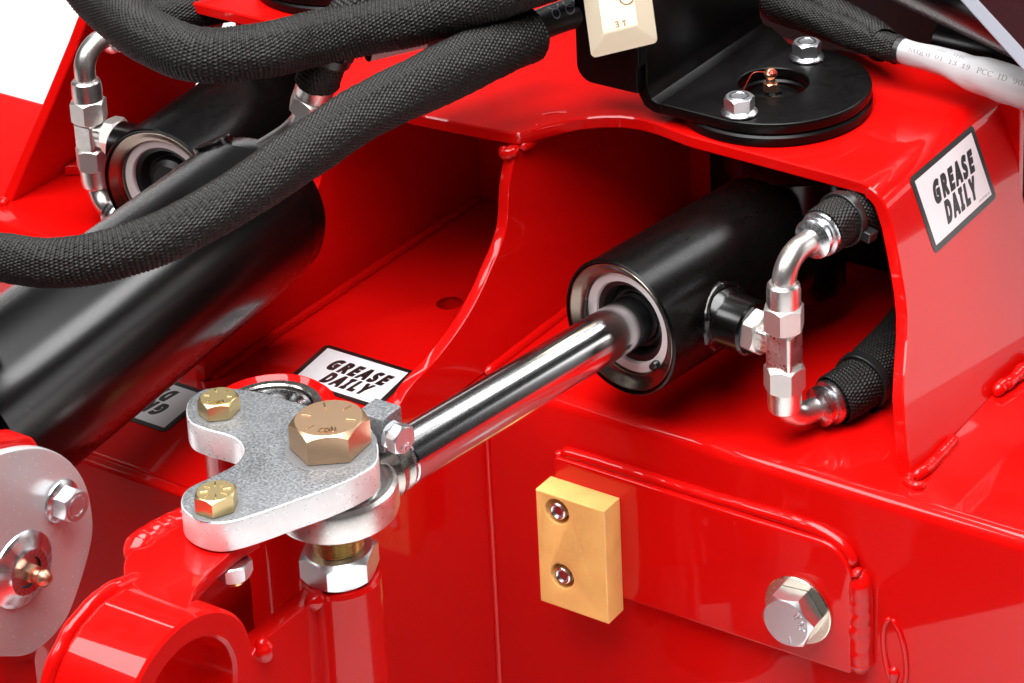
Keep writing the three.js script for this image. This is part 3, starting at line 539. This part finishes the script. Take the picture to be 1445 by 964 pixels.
{ // inner hose with chalk marks
  const cv = document.createElement('canvas'); cv.width = 512; cv.height = 128; const x = cv.getContext('2d');
  x.fillStyle = '#16120f'; x.fillRect(0, 0, 512, 128); x.strokeStyle = '#9fa3b8'; x.lineWidth = 3; x.lineCap = 'round';
  for (let k = 0; k < 3; k++) { x.beginPath(); x.ellipse(250 + k * 46, 40 + 6 * (k % 2), 15, 12, 0.4, 0, 6.2); x.stroke(); x.beginPath(); x.ellipse(246 + k * 46, 62, 13, 11, -0.3, 0, 6.2); x.stroke(); }
  x.beginPath(); x.moveTo(150, 70); x.lineTo(162, 44); x.stroke(); for (let i = 0; i < 60; i++) { x.fillStyle = 'rgba(190,190,205,0.5)'; x.fillRect(330 + rnd() * 70, 20 + rnd() * 60, 2 + rnd() * 5, 1.5); }
  for (let i = 0; i < 40; i++) { x.fillStyle = 'rgba(190,190,205,0.6)'; x.fillRect(40 + rnd() * 25, 20 + rnd() * 60, 2, 1.5); }
  const tex = new THREE.CanvasTexture(cv); tex.colorSpace = THREE.SRGBColorSpace; tex.wrapS = tex.wrapT = THREE.RepeatWrapping;
  const t = thing('hydraulic_hose', 'smooth black rubber hose with chalk marks between woven sleeve and gold clamp', 'hose');
  const g = tube(P3([[-0.0022, 0.15, 0.03], [0.0016, 0.1502, -0.008], [0.0075, 0.1515, -0.0275], [0.0150, 0.1535, -0.0385], [0.0230, 0.155, -0.046], [0.0330, 0.156, -0.056]]), 0.0072, 60, 40);
  const uv = g.attributes.uv; for (let i = 0; i < uv.count; i++) uv.setXY(i, uv.getX(i) * 1.15 - 0.25, uv.getY(i) * 1.6 + 0.1);
  obj('rubber_hose', g, Mp({ map: tex, roughness: 0.42 }), t);
}
{ // gold clamp block: a shallow pyramid of stamped plate
  const t = thing('gold_clamp', 'iridescent gold plated stamped hose clamp above the black mount plate', 'clamp');
  const O = V(0.0455, 0.1660, -0.0290), R = V(0.80, 0.10, -0.56).normalize(), N = V(0.42, 0.36, 0.83).normalize(), U = N.clone().cross(R).normalize(); R.copy(U.clone().cross(N));
  const m = new THREE.Matrix4().makeBasis(R, U, N).setPosition(O);
  const w = 0.0150, h = 0.021, g = new THREE.BufferGeometry();
  const lo = roundPoly([[-w, -h], [w, -h * 0.86], [w, h], [-w, h]], 0.0022), N1 = lo.length, pos = [], tri = (a, b, c) => pos.push(...a, ...b, ...c);
  const hi = lo.map(([x, y]) => [x * 0.52, y * 0.60 + 0.001]);
  for (let i = 0; i < N1; i++) { const j = (i + 1) % N1, a = [...lo[i], 0], b = [...lo[j], 0], c = [...hi[j], 0.0042], d = [...hi[i], 0.0042], a2 = [...lo[i], -0.0022], b2 = [...lo[j], -0.0022]; tri(a, b, c); tri(a, c, d); tri(a2, b2, b); tri(a2, b, a); if (i > 0 && i < N1 - 1) { tri([...hi[0], 0.0042], d, c); tri([...lo[0], -0.0022], b2, a2); } }
  g.setAttribute('position', new THREE.Float32BufferAttribute(pos, 3)); const gg = crease(g, 26); gg.applyMatrix4(m);
  const iri = Mp({ color: col(0.95, 0.82, 0.62), metalness: 0.85, roughness: 0.55, iridescence: 1, iridescenceIOR: 1.7, iridescenceThicknessRange: [250, 420] });
  obj('stamped_plate', gg, iri, t);
  const hg = ring(0.0030, 0.0036, 0.0039, 0.0046, V(0.0045, 0.004, 0), V(0, 0, 1), 0.0002); hg.applyMatrix4(m); obj('bolt_hole_rim', hg, M.bronze, t);
  const ink = Mp({ color: col(0.25, 0.13, 0.04), roughness: 0.7 });
  const tx = ['3', 'T'].map((ch, i) => { const q = new TextGeometry(ch, { font, size: 0.0027, depth: 0.0003, curveSegments: 5 }); q.scale(1, 1, 1); q.rotateZ(0.12); q.translate(-0.002 + i * 0.0032, -0.0090, 0.0040); q.applyMatrix4(m); return q; });
  obj('stamped_mark', tx, ink, t);
  const sg = roundBox(0.028, 0.040, 0.012, 0.002, 0, 0.002, -0.009); sg.applyMatrix4(m); obj('clamp_block', sg, M.wine, t);
}
{ // hose C: short upright piece with a tie and its fitting
  const t = thing('hose_sleeve', 'short upright woven hose piece with cable tie between the two big hoses', 'hose sleeve', [0, 0, 0], 'woven hose sleeves');
  const h = braid(P3([[-0.0471, 0.18, 0.0233], [-0.0505, 0.17, 0.0348], [-0.0560, 0.157, 0.0425], [-0.0620, 0.1415, 0.0470], [-0.0640, 0.1355, 0.0472]]), 0.0098, { seed0: 3.3, wrinkle: 0.06 });
  addMesh('woven_sleeve', h.g, M.nylon, t);
  zipTie(t, h.c, 0.72, 0.0104, V(1, 0.2, 0.1));
  const f = thing('hose_fitting', 'steel hose fitting below the short upright woven hose', 'hose fitting');
  const a = V(-0.0636, 0.137, 0.0472), ax = V(-0.0135, -0.028, 0.000).normalize();
  obj('ferrule', lathe([[0.005, 0], [0.0086, 0.0005], [0.0086, 0.007], [0.0078, 0.0085], [0.005, 0.0085]], a, ax, 48), M.fitting, f);
  obj('swivel_nut', hex(0.0158, 0.009, a.clone().addScaledVector(ax, 0.0086), ax, 0.4, true), M.fitting, f);
  obj('bent_tube', tube([a.clone().addScaledVector(ax, 0.017), a.clone().addScaledVector(ax, 0.025), a.clone().addScaledVector(ax, 0.033).add(V(-0.003, 0, 0.001)), a.clone().addScaledVector(ax, 0.045).add(V(-0.012, 0, 0.004))], 0.006, 24, 24), M.fitting, f);
}
{ // hose D with printed label
  const t = thing('hose_sleeve', 'black woven hose behind the round black mount plate', 'hose sleeve', [0, 0, 0], 'woven hose sleeves');
  const h = braid(P3([[0.018, 0.128, -0.168], [0.0395, 0.126, -0.1569], [0.0564, 0.1245, -0.1500], [0.0773, 0.1245, -0.1445], [0.1032, 0.1255, -0.1350], [0.1231, 0.126, -0.1292], [0.1343, 0.126, -0.1276]]), 0.0088, { seed0: 9.3, wrinkle: 0.08, flare: 0.10, taper: [1.04, 0.72] });
  addMesh('woven_sleeve', h.g, M.nylon, t);
  const h2 = braid(P3([[0.03, 0.132, -0.172], [0.0532, 0.128, -0.1643], [0.0854, 0.126, -0.1500], [0.1123, 0.1255, -0.1385], [0.1250, 0.1255, -0.1300]]), 0.0085, { seed0: 2.3, wrinkle: 0.08 });
  addMesh('woven_sleeve', h2.g, M.nylon, t);
  const d = thing('hydraulic_hose', 'hose wrapped in a white printed label at the right edge', 'hose');
  const cv = document.createElement('canvas'); cv.width = 1024; cv.height = 512; const x = cv.getContext('2d');
  x.fillStyle = '#aaa8aa'; x.fillRect(0, 0, 1024, 512); x.fillStyle = '#5e5c5e'; x.font = '48px serif'; x.fillText("Mfg'd  01  13  19   PCC  ID  90863", 60, 262); x.font = '40px serif'; x.fillText('386 - 3HC', 190, 190);
  for (let i = 0; i < 60; i++) { x.fillStyle = 'rgba(170,168,170,0.7)'; x.fillRect(60 + rnd() * 900, 140 + rnd() * 130, 3 + rnd() * 8, 2 + rnd() * 4); }
  const tex = new THREE.CanvasTexture(cv); tex.colorSpace = THREE.SRGBColorSpace; tex.wrapS = tex.wrapT = THREE.RepeatWrapping;
  const path = P3([[0.1350, 0.126, -0.1276], [0.1537, 0.1252, -0.1268], [0.1779, 0.1245, -0.1225], [0.2043, 0.1245, -0.1185], [0.24, 0.124, -0.115]]);
  const g = tube(path, 0.0058, 90, 48), p = g.attributes.position, n = g.attributes.normal, uv = g.attributes.uv;
  for (let i = 0; i < p.count; i++) { const k = 0.0009 * noise.noise(p.getX(i) * 90, p.getY(i) * 160, p.getZ(i) * 120) + 0.0034 * THREE.MathUtils.smoothstep(p.getX(i), 0.140, 0.195); p.setXYZ(i, p.getX(i) + n.getX(i) * k, p.getY(i) + n.getY(i) * k, p.getZ(i) + n.getZ(i) * k); uv.setXY(i, uv.getX(i) * 1.02, uv.getY(i) * 1.5 + 0.35); }
  g.computeVertexNormals();
  obj('printed_label', g, Mp({ map: tex, roughness: 0.5, clearcoat: 0.3, clearcoatRoughness: 0.3 }), d);
  obj('end_tape', lathe([[0.0054, -0.0048], [0.0064, -0.0048], [0.0064, 0.0008], [0.0054, 0.0008]], V(0.1356, 0.126, -0.1275), V(1, -0.04, 0.05)), M.tie, d);
}
{ // dark hoses inside the right arch, on the elbows
  const up = thing('hose_sleeve', 'dark woven hose with cable tie on the upper elbow inside the right arch', 'hose sleeve', [0, 0, 0], 'woven hose sleeves');
  const a = eRU;
  const h = braid([a.clone().add(V(0.0008, 0, -0.0080)), a.clone().add(V(0.0025, 0.0005, -0.022)), a.clone().add(V(0.006, -0.003, -0.045)), a.clone().add(V(0.006, -0.012, -0.075)), a.clone().add(V(-0.01, -0.022, -0.105))], 0.0108, { seed0: 4.4, wrinkle: 0.07, sub: 4 });
  addMesh('woven_sleeve', h.g, M.nylon, up);
  zipTie(up, h.c, 0.14, 0.0114, V(1, -0.35, 0));
  const lo = thing('hose_sleeve', 'dark woven hose with tie on the lower elbow, lying on the red beam', 'hose sleeve', [0, 0, 0], 'woven hose sleeves');
  const b = eRL;
  const h2 = braid([b.clone().add(V(0.0032, 0, -0.0086)), b.clone().add(V(0.0070, 0.0012, -0.0200)), b.clone().add(V(0.0085, 0.003, -0.045)), b.clone().add(V(0.0075, 0.0045, -0.08)), b.clone().add(V(0.006, 0.005, -0.12))], 0.0120, { seed0: 8.4, wrinkle: 0.08, sub: 4, taper: [0.94, 1.14] });
  addMesh('woven_sleeve', h2.g, M.nylon, lo);
  zipTie(lo, h2.c, 0.17, 0.0126, V(0.4, -1, 0));
  const l = thing('hose_sleeve', 'dark hose end behind the upper elbow of the left cylinder', 'hose sleeve', [0, 0, 0], 'woven hose sleeves');
  const c = eLU, h3 = braid([c.clone().add(V(0.0006, 0, -0.0085)), c.clone().add(V(0.004, 0.001, -0.02)), c.clone().add(V(0.02, 0.004, -0.045)), c.clone().add(V(0.03, 0.0, -0.08))], 0.0105, { seed0: 5.5 });
  addMesh('woven_sleeve', h3.g, M.nylon, l);
  const lp = thing('hydraulic_hose', 'black hose loop behind the right cylinder barrel under the arch', 'hose');
  obj('rubber_hose', tube(P3([[0.03, 0.095, -0.138], [0.045, 0.082, -0.132], [0.0475, 0.06, -0.131], [0.055, 0.04, -0.133], [0.08, 0.03, -0.135]]), 0.013, 50, 32), M.rubber, lp);
}
// ------------------------------------------------------------------ black mount plate on the bracket, its bolts and nipple
{
  const cx = 0.0915, cz = -0.0855, R = 0.0452, y0 = 0.1062;
  const t = thing('mount_plate', 'black folded steel mount plate with round end bolted on top of the red bracket', 'bracket');
  obj('lower_disc', ring(0.016, R + 0.0004, y0, y0 + 0.0052, V(cx + 0.0005, 0, cz + 0.001), UPV, 0.0009, 128), M.blackSatin, t);
  const pts = []; for (let i = 0; i <= 40; i++) { const a = -1.578 + i / 40 * (1.578 + Math.PI / 2 + 0.35); pts.push([cx + R * Math.cos(a), -cz + R * Math.sin(a)]); }
  const all = [...pts, [0.0588, 0.1405], [0.0588, 0.0412]];
  obj('round_plate', boxuv(slab(poly(all, [[cx, -cz, 0.0162]]), y0 + 0.0108, 0.0054, 0.0008)), M.blackSatin, t);
  obj('pivot_pin', lathe([[0, 0.0058], [0.0035, 0.0058], [0.0042, 0.0046], [0.0112, 0.0034], [0.0122, 0.0022], [0.0122, 0]].reverse(), V(cx, y0 + 0.0012, cz), UPV, 64), M.black, t);
  // fold and upright flange: section in x-y swept along z, then the wing that turns back along -x
  const sec = [[0.0590, y0 + 0.0108], [0.0560, y0 + 0.0108], [0.0535, y0 + 0.0120], [0.0520, y0 + 0.0150], [0.0515, y0 + 0.019], [0.0515, 0.26], [0.0461, 0.26], [0.0461, y0 + 0.018], [0.0468, y0 + 0.0125], [0.0495, y0 + 0.0078], [0.0545, y0 + 0.0054], [0.0590, y0 + 0.0054]];
  const fg = crease(extrude(poly(sec), 0.100, 0.0006), 35); fg.translate(0, 0, -0.1410); obj('upright_flange', boxuv(fg), M.blackSatin, t);
  const foot = crease(extrude(poly([[0.0462, y0 + 0.02], [0.0462, 0.26], [0.0515, 0.26], [0.0515, y0 + 0.03]]), 0.0065, 0.0006), 35); foot.translate(0, 0, -0.0412); obj('upright_flange', boxuv(foot), M.blackSatin, t);
  const wing = extrude(poly(roundPoly([[0.0170, 0.122], [0.0500, 0.122], [0.0500, 0.26], [0.0170, 0.26]].map(([x, y]) => [x, y]), [0.0085, 0.0005, 0.001, 0.001])), 0.0052, 0.0008); wing.translate(0, 0, -0.0405);
  obj('wing', boxuv(wing), M.blackSatin, t);
  for (const [lab, x, z] of [['flange bolt on the black mount plate nearest the viewer, in front of the grease nipple', 0.0950, -0.0490], ['flange bolt at the back of the black mount plate beside the woven hose', 0.0915, -0.1165]]) {
    const b = thing('flange_bolt', lab, 'bolt', [x, y0 + 0.0110, z], 'flange bolts of the mount plate');
    obj('head', [hex(0.0122, 0.0070, V(0, 0.0014, 0), UPV, 0.2)], M.plated, b);
    obj('head_recess', ring(0.0034, 0.0046, 0.0082, 0.0087, V(0, 0, 0), UPV, 0.0002), M.plated, b);
    obj('flange', lathe([[0, 0], [0.0080, 0], [0.0084, 0.0004], [0.0082, 0.0010], [0.0066, 0.0022], [0.005, 0.0026], [0, 0.0026]], V(0, 0, 0)), M.plated, b);
  }
  grease('copper grease nipple with red plastic thread in the hole of the black mount plate', V(cx - 0.001, y0 + 0.0068, cz + 0.001), UPV, true);
}
function grease(label, pos, axis, thread) {
  const n = thing('grease_nipple', label, 'grease nipple', [pos.x, pos.y, pos.z], 'grease nipples');
  const O = V(0, 0, 0);
  obj('hex_base', hex(0.0064, 0.0042, O, axis, 0.3, true), M.copper, n);
  obj('nipple_head', lathe([[0.0016, 0.004], [0.0022, 0.0048], [0.0020, 0.0062], [0.0023, 0.0068], [0.0031, 0.0078], [0.0031, 0.0090], [0.0019, 0.0108], [0.0012, 0.0112], [0, 0.0112]], O, axis, 40), M.copper, n);
  if (thread) {
    obj('grease_blob', lathe([[0, 0.0082], [0.0017, 0.0084], [0.0020, 0.0094], [0.0012, 0.0106], [0, 0.0109]], V(0.0014, 0.0004, 0.0010), axis, 24), M.redGrease, n);
    obj('plastic_thread', tube(P3([[-0.0022, 0.0092, 0.0008], [-0.0062, 0.0094, 0.0048], [-0.0080, 0.0060, 0.0066], [-0.0120, -0.0040, 0.0080]]), 0.00022, 24, 8), M.redGrease, n);
  } else obj('grease_blob', [lathe([[0, 0.0060], [0.0026, 0.0062], [0.0032, 0.0075], [0.0026, 0.0092], [0, 0.0095]], O.clone().add(V(0, -0.0009, 0)), axis, 24)], M.redGrease, n);
}
// ------------------------------------------------------------------ keeper plate on the front frame
{
  const t = thing('keeper_plate', 'flat galvanised keeper plate with rounded outline at the lower left edge', 'steel plate');
  const out = [[-0.36, 0.103], ...smooth2([[-0.310, 0.0985], [-0.2832, 0.0914], [-0.2700, 0.0865], [-0.2605, 0.0805], [-0.2515, 0.0705], [-0.2455, 0.0585], [-0.2435, 0.0480], [-0.2445, 0.0330], [-0.2590, 0.0093], [-0.2640, 0.0055], [-0.2720, 0.0030], [-0.2817, 0.0035], [-0.2948, 0.0110], [-0.330, 0.034]], 90), [-0.36, 0.055]];
  obj('plate_body', boxuv(upright(poly(out), -0.0240, 0.0040, 0.0006)), M.galv, t);
  obj('pin_head', [lathe([[0.0060, 0.0040], [0.0088, 0.0042], [0.0098, 0.0032], [0.0128, 0.0022], [0.0146, 0.0009], [0.0150, 0]], V(-0.0202, 0.0400, 0.2800), V(1, 0, 0)), rod(0.0062, V(-0.0203, 0.04, 0.28), V(-0.0172, 0.04, 0.28))], M.plated, t);
  const b = thing('flange_bolt', 'flange bolt at the top right of the galvanised keeper plate', 'bolt', [-0.0199, 0.0570, 0.2580], 'flange bolts of the keeper plate');
  obj('head', hex(0.0118, 0.0072, V(0.0014, 0, 0), V(1, 0, 0), 0.35), M.plated, b);
  obj('head_recess', ring(0.0033, 0.0045, 0.0084, 0.0089, V(0, 0, 0), V(1, 0, 0), 0.0002), M.plated, b);
  obj('flange', lathe([[0, 0], [0.0080, 0], [0.0084, 0.0004], [0.0082, 0.0010], [0.0066, 0.0022], [0.005, 0.0026], [0, 0.0026]], V(0, 0, 0), V(1, 0, 0)), M.plated, b);
  grease('copper grease nipple sticking out of the galvanised keeper plate', V(-0.0172, 0.0400, 0.2800), V(1, 0, 0), false);
}
// ------------------------------------------------------------------ dark machinery behind
{
  const t = thing('tinted_cover', 'dark wine red glossy panel with pale edge strip at the top right corner', 'panel');
  const pane = (q, m, name) => { const pos = []; for (let i = 1; i + 1 < q.length; i++) pos.push(...q[0], ...q[i], ...q[i + 1]); const n = V(...q[1]).sub(V(...q[0])).cross(V(...q[2]).sub(V(...q[0]))).normalize().multiplyScalar(-0.004), bk = q.map((v) => [v[0] + n.x, v[1] + n.y, v[2] + n.z]); for (let i = 1; i + 1 < q.length; i++) pos.push(...bk[0], ...bk[i + 1], ...bk[i]); for (let i = 0; i < q.length; i++) { const j = (i + 1) % q.length; pos.push(...q[i], ...bk[i], ...bk[j], ...q[i], ...bk[j], ...q[j]); } const g = new THREE.BufferGeometry(); g.setAttribute('position', new THREE.Float32BufferAttribute(pos, 3)); g.computeVertexNormals(); obj(name, g, m, t); };
  pane([[0.164, 0.1645, -0.1250], [0.2350, 0.1590, -0.0640], [0.2600, 0.1850, -0.0800], [0.1800, 0.1950, -0.1520]], M.wine, 'glossy_panel');
  obj('edge_strip', [(() => { const a = V(0.1600, 0.1655, -0.1290), b = V(0.2330, 0.1595, -0.0640), g = roundBox(0.0022, a.distanceTo(b), 0.0060, 0.0006, 0, 0, 0); return place(g, a.clone().add(b).multiplyScalar(0.5), b.clone().sub(a)); })()], M.paleEdge, t);
  const d = thing('dark_tube', 'thick black glossy tube behind the label hose at the top right', 'tube');
  obj('tube_body', rod(0.034, V(0.06, 0.165, -0.20), V(0.20, 0.150, -0.165)), M.black, d);
  const e = thing('dark_tube', 'black frame tube running behind the bracket at the right edge', 'tube');
  obj('tube_body', rod(0.020, V(0.10, 0.075, -0.25), V(0.42, 0.085, -0.225)), M.black, e);
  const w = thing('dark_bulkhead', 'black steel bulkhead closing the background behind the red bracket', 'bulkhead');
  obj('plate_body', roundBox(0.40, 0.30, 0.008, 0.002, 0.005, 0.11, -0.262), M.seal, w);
}
{ // black plate closing the right cavity
  const t = thing('rear_cover', 'black plate at the back of the cavity behind the right cylinder', 'cover plate', [0.0915, 0.05, -0.1425]);
  obj('plate_body', roundBox(0.140, 0.0985, 0.004, 0.001, 0, 0, 0), M.blackSatin, t);
}
{ // second mount plate at the far left bracket, only its rim shows
  const t = thing('mount_plate', 'rim of a black mount plate on the far bracket at the top edge', 'bracket', [-0.176, 0.1062, -0.106]);
  obj('lower_disc', ring(0.012, 0.044, 0, 0.0052, V(0, 0, 0), UPV, 0.0009, 96), M.blackSatin, t);
  obj('round_plate', ring(0.012, 0.0436, 0.0055, 0.0108, V(0, 0, 0), UPV, 0.0009, 96), M.blackSatin, t);
}
{ // thin hose in a clear label sleeve under the upper hose
  const t = thing('label_sleeve', 'pale translucent label sleeve on a thin hose between the two woven hoses', 'hose');
  const c = P3([[-0.0470, 0.150, 0.033], [-0.0340, 0.1500, 0.0085], [-0.0262, 0.1500, -0.0100], [-0.0180, 0.152, -0.035], [-0.008, 0.155, -0.06]]);
  obj('clear_sleeve', tube(c, 0.0058, 50, 28), Mp({ color: col(0.42, 0.36, 0.36), roughness: 0.25, clearcoat: 1, clearcoatRoughness: 0.1 }), t);
  obj('black_band', tube(new THREE.CatmullRomCurve3(P3([[-0.0345, 0.1500, 0.0095], [-0.0300, 0.1500, 0.0000], [-0.0275, 0.15, -0.006]])), 0.0062, 20, 28), M.tie, t);
}
renderer.render(scene, camera);
